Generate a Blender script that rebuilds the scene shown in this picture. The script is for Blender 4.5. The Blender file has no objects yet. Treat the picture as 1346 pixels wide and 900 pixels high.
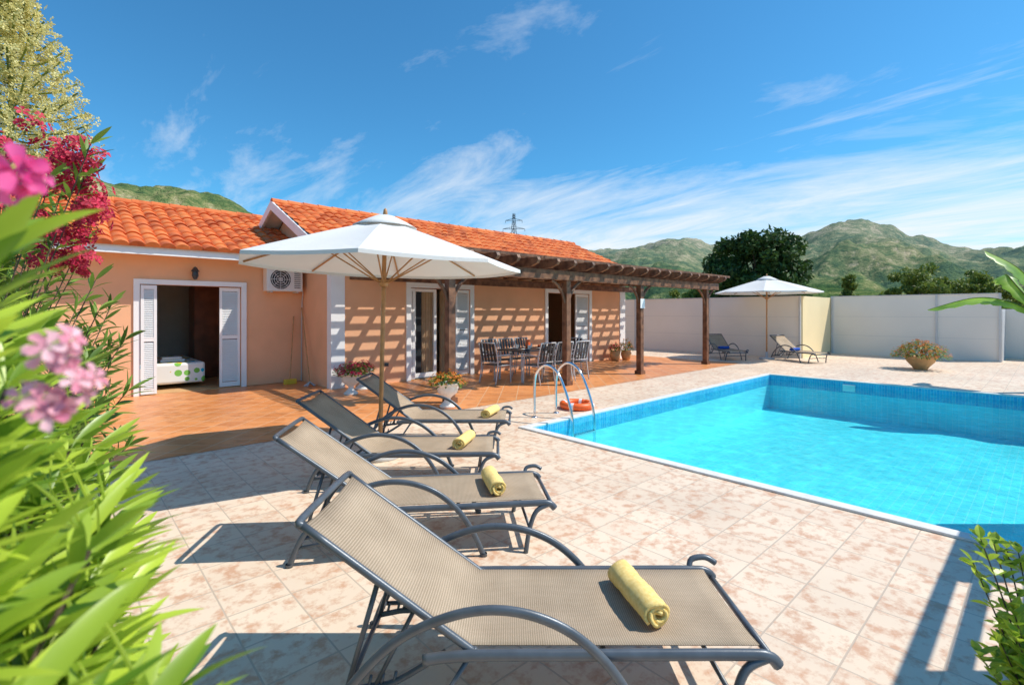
import bpy, math, random
import numpy as np
from mathutils import Vector, Matrix, noise
random.seed(7); np.random.seed(7)
sc = bpy.context.scene
FWD = Vector((0.6756, 0.7373, 0)); RGT = Vector((0.7373, -0.6756, 0))
def P(lat, dep, z=0.0):
    v = FWD*dep + RGT*lat
    return Vector((v.x, v.y, z))

# ---------------------------------------------------------------- materials
def newmat(name):
    m = bpy.data.materials.new(name); m.use_nodes = True
    nt = m.node_tree; b = nt.nodes['Principled BSDF']; o = nt.nodes['Material Output']
    return m, nt, b, o
def N(nt, t, **k):
    n = nt.nodes.new(t)
    for a, v in k.items(): setattr(n, a, v)
    return n
def c4(c, k=1.0): return (min(c[0]*k, 1), min(c[1]*k, 1), min(c[2]*k, 1), 1)
def mat(name, col, rough=0.6, var=0.15, scale=5, bump=0.0, bscale=60, metal=0.0, transl=0.0, col2=None, detail=3, spec=0.5, island=False, coord='Object', bdist=0.02):
    m, nt, b, o = newmat(name)
    tc = N(nt, 'ShaderNodeTexCoord')
    rp = N(nt, 'ShaderNodeValToRGB')
    rp.color_ramp.elements[0].position = 0.3; rp.color_ramp.elements[1].position = 0.7
    rp.color_ramp.elements[0].color = c4(col, 1-var)
    rp.color_ramp.elements[1].color = c4(col2) if col2 else c4(col, 1+var)
    nz = N(nt, 'ShaderNodeTexNoise'); nz.inputs['Scale'].default_value = scale; nz.inputs['Detail'].default_value = 1 if island else detail
    nt.links.new(tc.outputs[coord], nz.inputs['Vector'])
    fac = nz.outputs['Fac']
    if island:
        g = N(nt, 'ShaderNodeNewGeometry')
        mx = N(nt, 'ShaderNodeMath', operation='MULTIPLY_ADD'); mx.inputs[1].default_value = 0.55
        m3 = N(nt, 'ShaderNodeMath', operation='MULTIPLY'); m3.inputs[1].default_value = 0.5
        nt.links.new(fac, m3.inputs[0]); nt.links.new(g.outputs['Random Per Island'], mx.inputs[0]); nt.links.new(m3.outputs[0], mx.inputs[2]); fac = mx.outputs[0]
        rp.color_ramp.elements[0].position = 0.2; rp.color_ramp.elements[1].position = 0.85
    nt.links.new(fac, rp.inputs['Fac']); nt.links.new(rp.outputs['Color'], b.inputs['Base Color'])
    b.inputs['Roughness'].default_value = rough; b.inputs['Metallic'].default_value = metal
    b.inputs['Specular IOR Level'].default_value = spec
    if bump > 0:
        n2 = N(nt, 'ShaderNodeTexNoise'); n2.inputs['Scale'].default_value = bscale; n2.inputs['Detail'].default_value = 3
        nt.links.new(tc.outputs[coord], n2.inputs['Vector'])
        bp = N(nt, 'ShaderNodeBump'); bp.inputs['Strength'].default_value = bump; bp.inputs['Distance'].default_value = bdist
        nt.links.new(n2.outputs['Fac'], bp.inputs['Height']); nt.links.new(bp.outputs['Normal'], b.inputs['Normal'])
    if transl > 0:
        t = N(nt, 'ShaderNodeBsdfTranslucent'); nt.links.new(rp.outputs['Color'], t.inputs['Color'])
        ms = N(nt, 'ShaderNodeMixShader'); ms.inputs['Fac'].default_value = transl
        nt.links.new(b.outputs[0], ms.inputs[1]); nt.links.new(t.outputs[0], ms.inputs[2]); nt.links.new(ms.outputs[0], o.inputs['Surface'])
    return m

def tile_mat(name, cols, mortar, size, rot, patch, rough, pscale=7, off=0.0, msize=0.012, p0=0.47, p1=0.66, pk=0.8, det=5):
    m, nt, b, o = newmat(name)
    tc = N(nt, 'ShaderNodeTexCoord'); mp = N(nt, 'ShaderNodeMapping'); mp.inputs['Rotation'].default_value = (0, 0, rot)
    nt.links.new(tc.outputs['Object'], mp.inputs['Vector'])
    br = N(nt, 'ShaderNodeTexBrick'); br.offset = off; br.squash = 1
    br.inputs['Scale'].default_value = 1; br.inputs['Brick Width'].default_value = size; br.inputs['Row Height'].default_value = size
    br.inputs['Mortar Size'].default_value = msize/2; br.inputs['Mortar Smooth'].default_value = 0.2; br.inputs['Bias'].default_value = 0
    br.inputs['Color1'].default_value = c4(cols[0]); br.inputs['Color2'].default_value = c4(cols[1]); br.inputs['Mortar'].default_value = c4(mortar)
    nt.links.new(mp.outputs[0], br.inputs['Vector'])
    fl = N(nt, 'ShaderNodeVectorMath', operation='DIVIDE'); fl.inputs[1].default_value = (size, size, 1)
    f2 = N(nt, 'ShaderNodeVectorMath', operation='FLOOR'); wn = N(nt, 'ShaderNodeTexWhiteNoise')
    nt.links.new(mp.outputs[0], fl.inputs[0]); nt.links.new(fl.outputs[0], f2.inputs[0]); nt.links.new(f2.outputs[0], wn.inputs['Vector'])
    ad = N(nt, 'ShaderNodeVectorMath', operation='MULTIPLY_ADD'); ad.inputs[1].default_value = (20, 20, 20)
    nt.links.new(wn.outputs['Color'], ad.inputs[0]); nt.links.new(mp.outputs[0], ad.inputs[2])
    nz = N(nt, 'ShaderNodeTexNoise'); nz.inputs['Scale'].default_value = pscale; nz.inputs['Detail'].default_value = det; nz.inputs['Roughness'].default_value = 0.68
    nt.links.new(ad.outputs[0], nz.inputs['Vector'])
    rp = N(nt, 'ShaderNodeValToRGB'); rp.color_ramp.elements[0].position = p0; rp.color_ramp.elements[1].position = p1
    rp.color_ramp.elements[0].color = (0, 0, 0, 1); rp.color_ramp.elements[1].color = (pk, pk, pk, 1)
    nt.links.new(nz.outputs['Fac'], rp.inputs['Fac'])
    inv = N(nt, 'ShaderNodeMath', operation='SUBTRACT'); inv.inputs[0].default_value = 1
    nt.links.new(br.outputs['Fac'], inv.inputs[1])
    mm = N(nt, 'ShaderNodeMath', operation='MULTIPLY'); nt.links.new(rp.outputs['Color'], mm.inputs[0]); nt.links.new(inv.outputs[0], mm.inputs[1])
    mx = N(nt, 'ShaderNodeMix', data_type='RGBA'); nt.links.new(mm.outputs[0], mx.inputs['Factor'])
    nt.links.new(br.outputs['Color'], mx.inputs['A']); mx.inputs['B'].default_value = c4(patch)
    n3 = N(nt, 'ShaderNodeTexNoise'); n3.inputs['Scale'].default_value = 0.7; n3.inputs['Detail'].default_value = 3
    nt.links.new(tc.outputs['Object'], n3.inputs['Vector'])
    mr = N(nt, 'ShaderNodeMapRange'); mr.inputs['From Min'].default_value = 0.3; mr.inputs['From Max'].default_value = 0.7
    mr.inputs['To Min'].default_value = 0.88; mr.inputs['To Max'].default_value = 1.05
    nt.links.new(n3.outputs['Fac'], mr.inputs['Value'])
    vm = N(nt, 'ShaderNodeVectorMath', operation='SCALE'); nt.links.new(mx.outputs['Result'], vm.inputs[0]); nt.links.new(mr.outputs[0], vm.inputs['Scale'])
    nt.links.new(vm.outputs[0], b.inputs['Base Color'])
    b.inputs['Roughness'].default_value = rough
    bp = N(nt, 'ShaderNodeBump'); bp.inputs['Strength'].default_value = 0.4; bp.inputs['Distance'].default_value = 0.004
    nt.links.new(inv.outputs[0], bp.inputs['Height']); nt.links.new(bp.outputs['Normal'], b.inputs['Normal'])
    return m

M = {}
M['deck'] = tile_mat('deck_tile', [(0.86, 0.70, 0.53), (0.79, 0.63, 0.475)], (0.58, 0.46, 0.35), 0.335, 0.0, (0.62, 0.34, 0.20), 0.5, pscale=10, p0=0.48, p1=0.64, pk=0.85, msize=0.010)
M['terra'] = tile_mat('terracotta_tile', [(0.84, 0.34, 0.115), (0.72, 0.265, 0.08)], (0.74, 0.47, 0.27), 0.33, math.radians(45), (0.55, 0.18, 0.05), 0.38, pscale=4, msize=0.016)
M['pooltile'] = tile_mat('pool_mosaic', [(0.13, 0.82, 0.92), (0.16, 0.86, 0.95)], (0.28, 0.86, 0.94), 0.1, 0.0, (0.10, 0.77, 0.90), 0.3, pscale=2, det=2)
M['coping'] = mat('coping_stone', (0.76, 0.74, 0.70), 0.5, 0.08, 8, 0.2)
M['stucco'] = mat('stucco_salmon', (0.84, 0.445, 0.245), 0.9, 0.07, 1.3, 0.25, 120)
M['white'] = mat('white_paint', (0.86, 0.85, 0.83), 0.5, 0.03, 3)
M['inner'] = mat('interior_plaster', (0.66, 0.61, 0.56), 0.9, 0.05, 3)
M['wood'] = mat('pergola_wood', (0.15, 0.058, 0.027), 0.55, 0.45, 7, 0.3, 30, col2=(0.28, 0.13, 0.065))
M['teak'] = mat('teak_pole', (0.50, 0.25, 0.095), 0.45, 0.2, 12)
M['redwood'] = mat('wardrobe_wood', (0.20, 0.065, 0.03), 0.4, 0.3, 4)
M['canvas'] = mat('canvas_white', (0.88, 0.87, 0.84), 0.8, 0.02, 2, 0.1, 30, transl=0.25)
M['frame'] = mat('lounger_frame', (0.10, 0.118, 0.14), 0.36, 0.15, 14, 0.05, 300, metal=0.2)
M['chrome'] = mat('stainless_steel', (0.75, 0.75, 0.76), 0.12, 0.03, 8, metal=1.0)
M['towel'] = mat('towel_yellow', (0.98, 0.68, 0.20), 0.95, 0.10, 60, 0.5, 300, bdist=0.008, col2=(1.0, 0.76, 0.30))
M['towelblue'] = mat('towel_blue', (0.02, 0.10, 0.50), 0.95, 0.12, 40, 0.6, 200)
M['orange'] = mat('lifebuoy_orange', (0.92, 0.14, 0.02), 0.45, 0.06, 8)
M['metal'] = mat('dark_metal', (0.05, 0.055, 0.06), 0.4, 0.1, 8, metal=0.3)
M['panel'] = mat('wall_panel', (0.80, 0.745, 0.67), 0.6, 0.035, 0.8, 0.08, 40)
M['panelbeige'] = mat('wall_panel_beige', (0.84, 0.68, 0.40), 0.6, 0.04, 0.8)
M['greypost'] = mat('grey_post', (0.55, 0.55, 0.55), 0.5, 0.06, 3)
M['curtain'] = mat('curtain_cloth', (0.62, 0.44, 0.27), 0.9, 0.08, 6, transl=0.2)
M['glass'] = mat('dark_glass', (0.03, 0.035, 0.04), 0.06, 0.05, 2)
M['urn'] = mat('urn_plaster', (0.80, 0.78, 0.73), 0.7, 0.08, 9, 0.2, 40)
M['clay'] = mat('clay_pot', (0.58, 0.34, 0.15), 0.75, 0.18, 6, 0.3, 40)
M['bark'] = mat('bark', (0.10, 0.07, 0.045), 0.9, 0.3, 12, 0.6, 40)
M['leaf'] = mat('oleander_leaf', (0.17, 0.38, 0.03), 0.34, 0.4, 7, transl=0.42, col2=(0.62, 0.78, 0.08), island=True)
M['leafmid'] = mat('garden_leaf', (0.10, 0.21, 0.03), 0.5, 0.4, 3, transl=0.3, col2=(0.28, 0.42, 0.06), island=True)
M['leafdark'] = mat('tree_leaf_dark', (0.035, 0.085, 0.018), 0.6, 0.4, 0.7, transl=0.2, col2=(0.09, 0.17, 0.03), island=True)
M['leaflight'] = mat('tree_leaf_light', (0.12, 0.20, 0.035), 0.6, 0.4, 0.7, transl=0.25, col2=(0.32, 0.37, 0.06), island=True)
M['banana'] = mat('banana_leaf', (0.14, 0.36, 0.03), 0.4, 0.3, 3, transl=0.4, col2=(0.34, 0.56, 0.07))
M['pink'] = mat('petal_pink', (0.90, 0.28, 0.42), 0.6, 0.15, 5, transl=0.35, col2=(0.98, 0.68, 0.72), island=True)
M['magenta'] = mat('petal_magenta', (0.92, 0.05, 0.32), 0.6, 0.2, 5, transl=0.35, col2=(0.98, 0.16, 0.45), island=True)
M['red'] = mat('petal_red', (0.48, 0.008, 0.04), 0.6, 0.3, 5, transl=0.3, col2=(0.85, 0.04, 0.11), island=True)
M['plume'] = mat('plume_cream', (0.74, 0.64, 0.18), 0.7, 0.2, 5, transl=0.4, col2=(0.94, 0.88, 0.46), island=True)
M['forange'] = mat('petal_orange', (0.80, 0.10, 0.02), 0.6, 0.3, 30, transl=0.2, col2=(0.88, 0.38, 0.04), island=True)
M['plastic'] = mat('ac_plastic', (0.78, 0.76, 0.72), 0.45, 0.03, 3)
M['black'] = mat('black_plastic', (0.02, 0.02, 0.02), 0.4, 0.1, 3)
M['yellow'] = mat('broom_yellow', (0.75, 0.50, 0.04), 0.6, 0.1, 5)
M['blue_cup'] = mat('ceramic_white', (0.75, 0.74, 0.70), 0.2, 0.03, 5)

def fabric():
    m, nt, b, o = newmat('sling_fabric')
    tc = N(nt, 'ShaderNodeTexCoord')
    w1 = N(nt, 'ShaderNodeTexWave', wave_type='BANDS', bands_direction='Y'); w1.inputs['Scale'].default_value = 34
    w2 = N(nt, 'ShaderNodeTexWave', wave_type='BANDS', bands_direction='X'); w2.inputs['Scale'].default_value = 34
    for w in (w1, w2):
        nt.links.new(tc.outputs['Object'], w.inputs['Vector'])
    mu = N(nt, 'ShaderNodeMath', operation='MULTIPLY'); nt.links.new(w1.outputs['Fac'], mu.inputs[0]); nt.links.new(w2.outputs['Fac'], mu.inputs[1])
    nz = N(nt, 'ShaderNodeTexNoise'); nz.inputs['Scale'].default_value = 5; nt.links.new(tc.outputs['Object'], nz.inputs['Vector'])
    ad = N(nt, 'ShaderNodeMath', operation='MULTIPLY_ADD'); nt.links.new(nz.outputs['Fac'], ad.inputs[0]); ad.inputs[1].default_value = 0.5; nt.links.new(mu.outputs[0], ad.inputs[2])
    rp = N(nt, 'ShaderNodeValToRGB'); rp.color_ramp.elements[0].position = 0.15; rp.color_ramp.elements[1].position = 1.1
    rp.color_ramp.elements[0].color = (0.32, 0.24, 0.16, 1); rp.color_ramp.elements[1].color = (0.74, 0.59, 0.43, 1)
    nt.links.new(ad.outputs[0], rp.inputs['Fac']); nt.links.new(rp.outputs['Color'], b.inputs['Base Color'])
    b.inputs['Roughness'].default_value = 0.7; b.inputs['Specular IOR Level'].default_value = 0.3
    bp = N(nt, 'ShaderNodeBump'); bp.inputs['Strength'].default_value = 0.5; bp.inputs['Distance'].default_value = 0.002
    nt.links.new(mu.outputs[0], bp.inputs['Height']); nt.links.new(bp.outputs['Normal'], b.inputs['Normal'])
    t = N(nt, 'ShaderNodeBsdfTranslucent'); nt.links.new(rp.outputs['Color'], t.inputs['Color'])
    ms = N(nt, 'ShaderNodeMixShader'); ms.inputs['Fac'].default_value = 0.22
    nt.links.new(b.outputs[0], ms.inputs[1]); nt.links.new(t.outputs[0], ms.inputs[2]); nt.links.new(ms.outputs[0], o.inputs['Surface'])
    return m
M['fabric'] = fabric()

def rooftile():
    m, nt, b, o = newmat('roof_tile')
    tc = N(nt, 'ShaderNodeTexCoord')
    dv = N(nt, 'ShaderNodeVectorMath', operation='DIVIDE'); dv.inputs[1].default_value = (0.24, 0.345, 50)
    fl = N(nt, 'ShaderNodeVectorMath', operation='FLOOR'); wn = N(nt, 'ShaderNodeTexWhiteNoise')
    nt.links.new(tc.outputs['Object'], dv.inputs[0]); nt.links.new(dv.outputs[0], fl.inputs[0]); nt.links.new(fl.outputs[0], wn.inputs['Vector'])
    nz = N(nt, 'ShaderNodeTexNoise'); nz.inputs['Scale'].default_value = 9; nz.inputs['Detail'].default_value = 4; nt.links.new(tc.outputs['Object'], nz.inputs['Vector'])
    m5 = N(nt, 'ShaderNodeMath', operation='MULTIPLY'); m5.inputs[1].default_value = 0.6; nt.links.new(nz.outputs['Fac'], m5.inputs[0])
    ad = N(nt, 'ShaderNodeMath', operation='MULTIPLY_ADD'); nt.links.new(wn.outputs['Value'], ad.inputs[0]); ad.inputs[1].default_value = 0.55; nt.links.new(m5.outputs[0], ad.inputs[2])
    rp = N(nt, 'ShaderNodeValToRGB'); e = rp.color_ramp.elements
    e[0].position = 0.15; e[0].color = (0.36, 0.075, 0.02, 1); e[1].position = 0.9; e[1].color = (0.80, 0.25, 0.065, 1)
    e2 = e.new(0.5); e2.color = (0.68, 0.155, 0.035, 1)
    nt.links.new(ad.outputs[0], rp.inputs['Fac']); nt.links.new(rp.outputs['Color'], b.inputs['Base Color']); b.inputs['Roughness'].default_value = 0.75
    return m
M['roof'] = rooftile()

def water():
    m, nt, b, o = newmat('pool_water')
    nt.nodes.remove(b)
    tc = N(nt, 'ShaderNodeTexCoord')
    n1 = N(nt, 'ShaderNodeTexNoise'); n1.inputs['Scale'].default_value = 7; n1.inputs['Detail'].default_value = 3; n1.inputs['Distortion'].default_value = 0.8
    nt.links.new(tc.outputs['Object'], n1.inputs['Vector'])
    bp = N(nt, 'ShaderNodeBump'); bp.inputs['Strength'].default_value = 0.75; bp.inputs['Distance'].default_value = 0.05
    nt.links.new(n1.outputs['Fac'], bp.inputs['Height'])
    n0 = N(nt, 'ShaderNodeTexNoise'); n0.inputs['Scale'].default_value = 2.5; n0.inputs['Detail'].default_value = 2
    nt.links.new(tc.outputs['Object'], n0.inputs['Vector'])
    ma = N(nt, 'ShaderNodeVectorMath', operation='MULTIPLY_ADD'); ma.inputs[1].default_value = (0.6, 0.6, 0.6); nt.links.new(n0.outputs['Color'], ma.inputs[0]); nt.links.new(tc.outputs['Object'], ma.inputs[2])
    vo = N(nt, 'ShaderNodeTexVoronoi', feature='F1', voronoi_dimensions='2D'); vo.inputs['Scale'].default_value = 4.5
    nt.links.new(ma.outputs[0], vo.inputs['Vector'])
    pw = N(nt, 'ShaderNodeMath', operation='POWER'); pw.inputs[1].default_value = 2.2; nt.links.new(vo.outputs['Distance'], pw.inputs[0])
    mr = N(nt, 'ShaderNodeMapRange'); mr.inputs['From Min'].default_value = 0.0; mr.inputs['From Max'].default_value = 0.5
    mr.inputs['To Min'].default_value = 0.87; mr.inputs['To Max'].default_value = 1.0
    nt.links.new(pw.outputs[0], mr.inputs['Value'])
    sc_ = N(nt, 'ShaderNodeVectorMath', operation='SCALE'); sc_.inputs[0].default_value = (0.72, 1.0, 1.0); nt.links.new(mr.outputs[0], sc_.inputs['Scale'])  # caustic light pattern painted into the water's transparent tint
    tr = N(nt, 'ShaderNodeBsdfTransparent'); nt.links.new(sc_.outputs[0], tr.inputs['Color'])
    gl = N(nt, 'ShaderNodeBsdfGlossy'); gl.inputs['Roughness'].default_value = 0.03; nt.links.new(bp.outputs[0], gl.inputs['Normal'])
    fr = N(nt, 'ShaderNodeFresnel'); fr.inputs['IOR'].default_value = 1.33; nt.links.new(bp.outputs[0], fr.inputs['Normal'])
    f2 = N(nt, 'ShaderNodeMath', operation='MULTIPLY'); f2.inputs[1].default_value = 0.30; nt.links.new(fr.outputs[0], f2.inputs[0])
    ms = N(nt, 'ShaderNodeMixShader'); nt.links.new(f2.outputs[0], ms.inputs['Fac']); nt.links.new(tr.outputs[0], ms.inputs[1]); nt.links.new(gl.outputs[0], ms.inputs[2])
    nt.links.new(ms.outputs[0], o.inputs['Surface'])
    return m
M['water'] = water()

def hillmat():
    m, nt, b, o = newmat('hill_scrub_haze')
    tc = N(nt, 'ShaderNodeTexCoord')
    n1 = N(nt, 'ShaderNodeTexNoise'); n1.inputs['Scale'].default_value = 0.009; n1.inputs['Detail'].default_value = 5; n1.inputs['Roughness'].default_value = 0.6
    n2 = N(nt, 'ShaderNodeTexNoise'); n2.inputs['Scale'].default_value = 0.055; n2.inputs['Detail'].default_value = 5; n2.inputs['Roughness'].default_value = 0.8
    for n in (n1, n2): nt.links.new(tc.outputs['Object'], n.inputs['Vector'])
    sp = N(nt, 'ShaderNodeSeparateXYZ'); nt.links.new(tc.outputs['Object'], sp.inputs[0])
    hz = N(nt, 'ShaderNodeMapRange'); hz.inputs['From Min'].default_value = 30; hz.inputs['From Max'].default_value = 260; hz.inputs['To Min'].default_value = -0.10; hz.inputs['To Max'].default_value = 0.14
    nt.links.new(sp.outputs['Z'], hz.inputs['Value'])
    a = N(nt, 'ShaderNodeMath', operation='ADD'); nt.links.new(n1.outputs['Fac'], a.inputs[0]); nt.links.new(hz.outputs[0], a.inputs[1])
    a2 = N(nt, 'ShaderNodeMath', operation='MULTIPLY_ADD'); nt.links.new(n2.outputs['Fac'], a2.inputs[0]); a2.inputs[1].default_value = 1.4; nt.links.new(a.outputs[0], a2.inputs[2])
    a3 = N(nt, 'ShaderNodeMath', operation='SUBTRACT'); a3.inputs[1].default_value = 0.45; nt.links.new(a2.outputs[0], a3.inputs[0])
    rp = N(nt, 'ShaderNodeValToRGB'); e = rp.color_ramp.elements
    e[0].position = 0.50; e[0].color = (0.035, 0.085, 0.024, 1); e[1].position = 1.0; e[1].color = (0.54, 0.44, 0.25, 1)
    k = e.new(0.68); k.color = (0.10, 0.16, 0.038, 1); k = e.new(0.84); k.color = (0.26, 0.26, 0.09, 1)
    nt.links.new(a3.outputs[0], rp.inputs['Fac'])
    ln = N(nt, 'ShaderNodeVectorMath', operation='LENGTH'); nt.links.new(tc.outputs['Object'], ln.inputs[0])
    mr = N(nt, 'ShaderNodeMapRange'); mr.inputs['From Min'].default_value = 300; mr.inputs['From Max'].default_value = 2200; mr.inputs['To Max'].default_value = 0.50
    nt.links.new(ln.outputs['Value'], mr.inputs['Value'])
    mx = N(nt, 'ShaderNodeMix', data_type='RGBA'); nt.links.new(mr.outputs[0], mx.inputs['Factor']); nt.links.new(rp.outputs['Color'], mx.inputs['A']); mx.inputs['B'].default_value = (0.25, 0.33, 0.38, 1)  # bluish distance haze mixed into the scrub's base colour
    nt.links.new(mx.outputs['Result'], b.inputs['Base Color']); b.inputs['Roughness'].default_value = 1; b.inputs['Specular IOR Level'].default_value = 0
    bp = N(nt, 'ShaderNodeBump'); bp.inputs['Strength'].default_value = 1; bp.inputs['Distance'].default_value = 10; bp.invert = True
    nt.links.new(n2.outputs['Fac'], bp.inputs['Height']); nt.links.new(bp.outputs['Normal'], b.inputs['Normal'])
    return m
M['hill'] = hillmat()
M['ground'] = mat('dry_grass_ground', (0.14, 0.15, 0.06), 1, 0.3, 0.3, col2=(0.28, 0.23, 0.12), spec=0.1)

# ---------------------------------------------------------------- geometry helpers
def smooth_path(pts, n=6):
    pts = [Vector(p) for p in pts]; out = []
    for i in range(len(pts)-1):
        p0 = pts[max(i-1, 0)]; p1 = pts[i]; p2 = pts[i+1]; p3 = pts[min(i+2, len(pts)-1)]
        for k in range(n):
            t = k/n
            out.append(0.5*((2*p1)+(-p0+p2)*t+(2*p0-5*p1+4*p2-p3)*t*t+(-p0+3*p1-3*p2+p3)*t**3))
    out.append(pts[-1]); return out
class Geo:
    def __init__(s): s.v = []; s.f = []
    def add(s, vs, fs):
        o = len(s.v); s.v += [tuple(v) for v in vs]; s.f += [tuple(i+o for i in f) for f in fs]
    def box(s, x0, x1, y0, y1, z0, z1, M_=None):
        vs = [Vector((x, y, z)) for z in (z0, z1) for y in (y0, y1) for x in (x0, x1)]
        if M_: vs = [M_ @ v for v in vs]
        s.add(vs, [(0, 2, 3, 1), (4, 5, 7, 6), (0, 1, 5, 4), (2, 6, 7, 3), (0, 4, 6, 2), (1, 3, 7, 5)])
    def beam(s, a, b, w, h):
        a = Vector(a); b = Vector(b); d = (b-a); L = d.length
        q = d.to_track_quat('X', 'Z').to_matrix().to_4x4()
        s.box(0, L, -w/2, w/2, -h/2, h/2, Matrix.Translation(a) @ q)
    def tube(s, pts, r, n=8, r2=None, flat=1.0):
        pts = [Vector(p) for p in pts]; rings = []; nrm = None
        for i, p in enumerate(pts):
            T = (pts[min(i+1, len(pts)-1)]-pts[max(i-1, 0)]).normalized()
            if nrm is None:
                up = Vector((0, 1, 0)) if abs(T.y) < 0.9 else Vector((1, 0, 0))
                nrm = (up - T*up.dot(T)).normalized()
            else:
                nrm = (nrm - T*nrm.dot(T)).normalized()
            bn = T.cross(nrm)
            rr = r if r2 is None else r+(r2-r)*i/(len(pts)-1)
            rings.append([p + nrm*math.cos(2*math.pi*k/n)*rr + bn*math.sin(2*math.pi*k/n)*rr*flat for k in range(n)])
        vs = [v for g in rings for v in g]; fs = []
        for i in range(len(rings)-1):
            for k in range(n): fs.append((i*n+k, i*n+(k+1) % n, (i+1)*n+(k+1) % n, (i+1)*n+k))
        fs.append(tuple(range(n))[::-1]); fs.append(tuple((len(rings)-1)*n+k for k in range(n)))
        s.add(vs, fs)
    def lathe(s, prof, c=(0, 0, 0), n=24):
        vs = []; fs = []
        for r, z in prof:
            for k in range(n):
                a = 2*math.pi*k/n; vs.append((c[0]+r*math.cos(a), c[1]+r*math.sin(a), c[2]+z))
        for i in range(len(prof)-1):
            for k in range(n): fs.append((i*n+k, i*n+(k+1) % n, (i+1)*n+(k+1) % n, (i+1)*n+k))
        s.add(vs, fs)
    def leaf(s, base, d, up, L, W, seg=5, droop=0.3, fold=0.25, tip=0.8):
        d = Vector(d).normalized(); up = Vector(up); up = (up - d*up.dot(d))
        if up.length < 1e-4: up = Vector((0.3, 0.2, 1)); up = up-d*up.dot(d)
        up.normalize(); side = d.cross(up)
        vs = []
        for i in range(seg+1):
            t = i/seg
            w = W*0.5*(math.sin(math.pi*min(t**tip, 1.0))**0.8 if 0 < t < 1 else 0.02)
            c = Vector(base) + d*L*t - Vector((0, 0, 1))*droop*L*t*t
            vs += [c-side*w+up*w*fold*1.6, c, c+side*w+up*w*fold*1.6]
        fs = []
        for i in range(seg):
            o = i*3; fs += [(o, o+1, o+4, o+3), (o+1, o+2, o+5, o+4)]
        s.add(vs, fs)
    def flower(s, c, nrm, r, petals=5):
        nrm = Vector(nrm).normalized(); a = nrm.orthogonal().normalized(); b = nrm.cross(a); ph = random.random()*6
        for k in range(petals):
            t = ph+2*math.pi*k/petals; w = 0.62
            def q(ang, rr, h): return Vector(c)+(a*math.cos(ang)+b*math.sin(ang))*rr*r+nrm*h*r
            s.add([q(t, 0.05, 0), q(t-w*0.8, 0.6, 0.25), q(t-w*0.5, 0.98, 0.22), q(t+w*0.1, 1.08, 0.1), q(t+w*0.6, 0.95, 0.2), q(t+w*0.75, 0.55, 0.25)], [(0, 1, 2, 3), (0, 3, 4, 5)])
    def build(s, name, m, parent=None, smooth=False, bevel=0, solid=0, loc=None, rotz=0, sub=0):
        me = bpy.data.meshes.new(name); me.from_pydata(s.v, [], s.f); me.update()
        ob = bpy.data.objects.new(name, me); sc.collection.objects.link(ob); me.materials.append(M[m] if isinstance(m, str) else m)
        if smooth: me.polygons.foreach_set('use_smooth', [True]*len(me.polygons))
        if solid:
            k = ob.modifiers.new('s', 'SOLIDIFY'); k.thickness = solid; k.offset = 0
        if bevel:
            k = ob.modifiers.new('b', 'BEVEL'); k.width = bevel; k.segments = 2; k.limit_method = 'ANGLE'
        if sub:
            k = ob.modifiers.new('u', 'SUBSURF'); k.levels = sub; k.render_levels = sub
        if parent: ob.parent = parent
        if loc is not None: ob.location = loc
        if rotz: ob.rotation_euler[2] = rotz
        return ob
def empty(name, loc=(0, 0, 0), rotz=0):
    e = bpy.data.objects.new(name, None); sc.collection.objects.link(e); e.location = loc; e.rotation_euler[2] = rotz; e.empty_display_size = 0.2
    return e

# ---------------------------------------------------------------- ground, deck, pool
PX0, PX1, PY0, PY1 = 4.95, 13.75, -0.30, 5.0
def sheet_hole(X, Y, z):
    xs = [X[0], PX0, PX1, X[1]]; ys = [Y[0], PY0, PY1, Y[1]]; g = Geo()
    vs = [(x, y, z) for y in ys for x in xs]; fs = []
    for j in range(3):
        for i in range(3):
            if i == 1 and j == 1: continue
            o = j*4+i; fs.append((o, o+1, o+5, o+4))
    g.add(vs, fs); return g
sheet_hole((-3000, 3000), (-3000, 3000), -0.03).build('ground', 'ground')
sheet_hole((-4, 24.5), (-5, 13.5), 0.0).build('pool_deck', 'deck')
g = Geo(); g.add([(-2.5, 6.75, 0.004), (16.2, 6.75, 0.004), (16.2, 12.1, 0.004), (-2.5, 12.1, 0.004)], [(0, 1, 2, 3)]); g.build('terrace', 'terra')
pool = empty('swimming_pool', ((PX0+PX1)/2, (PY0+PY1)/2, 0))
def pl(g, *a, **k):
    ob = g.build(*a, **k, parent=pool); ob.location = (-(PX0+PX1)/2, -(PY0+PY1)/2, 0); return ob
D = -0.85
g = Geo()
g.add([(PX0, PY0, D), (PX1, PY0, D), (PX1, PY1, D), (PX0, PY1, D), (PX0, PY0, 0), (PX1, PY0, 0), (PX1, PY1, 0), (PX0, PY1, 0)],
      [(0, 1, 2, 3), (0, 4, 5, 1), (1, 5, 6, 2), (2, 6, 7, 3), (3, 7, 4, 0)])
pl(g, 'basin', 'pooltile')
g = Geo(); w = 0.13
g.box(PX0-w, PX0, PY0-w, PY1+w, 0.0, 0.022); g.box(PX1, PX1+w, PY0-w, PY1+w, 0.0, 0.022)
g.box(PX0, PX1, PY0-w, PY0, 0.0, 0.022); g.box(PX0, PX1, PY1, PY1+w, 0.0, 0.022)
pl(g, 'coping', 'coping', bevel=0.006)
M['band'] = tile_mat('waterline_tile', [(0.04, 0.42, 0.70), (0.08, 0.56, 0.76)], (0.35, 0.66, 0.75), 0.05, 0, (0.03, 0.34, 0.64), 0.25, pscale=20, msize=0.005, det=1)
g = Geo(); e = 0.004
g.box(PX0, PX0+e, PY0+e, PY1-e, -0.26, -0.005); g.box(PX1-e, PX1, PY0+e, PY1-e, -0.26, -0.005)
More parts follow.
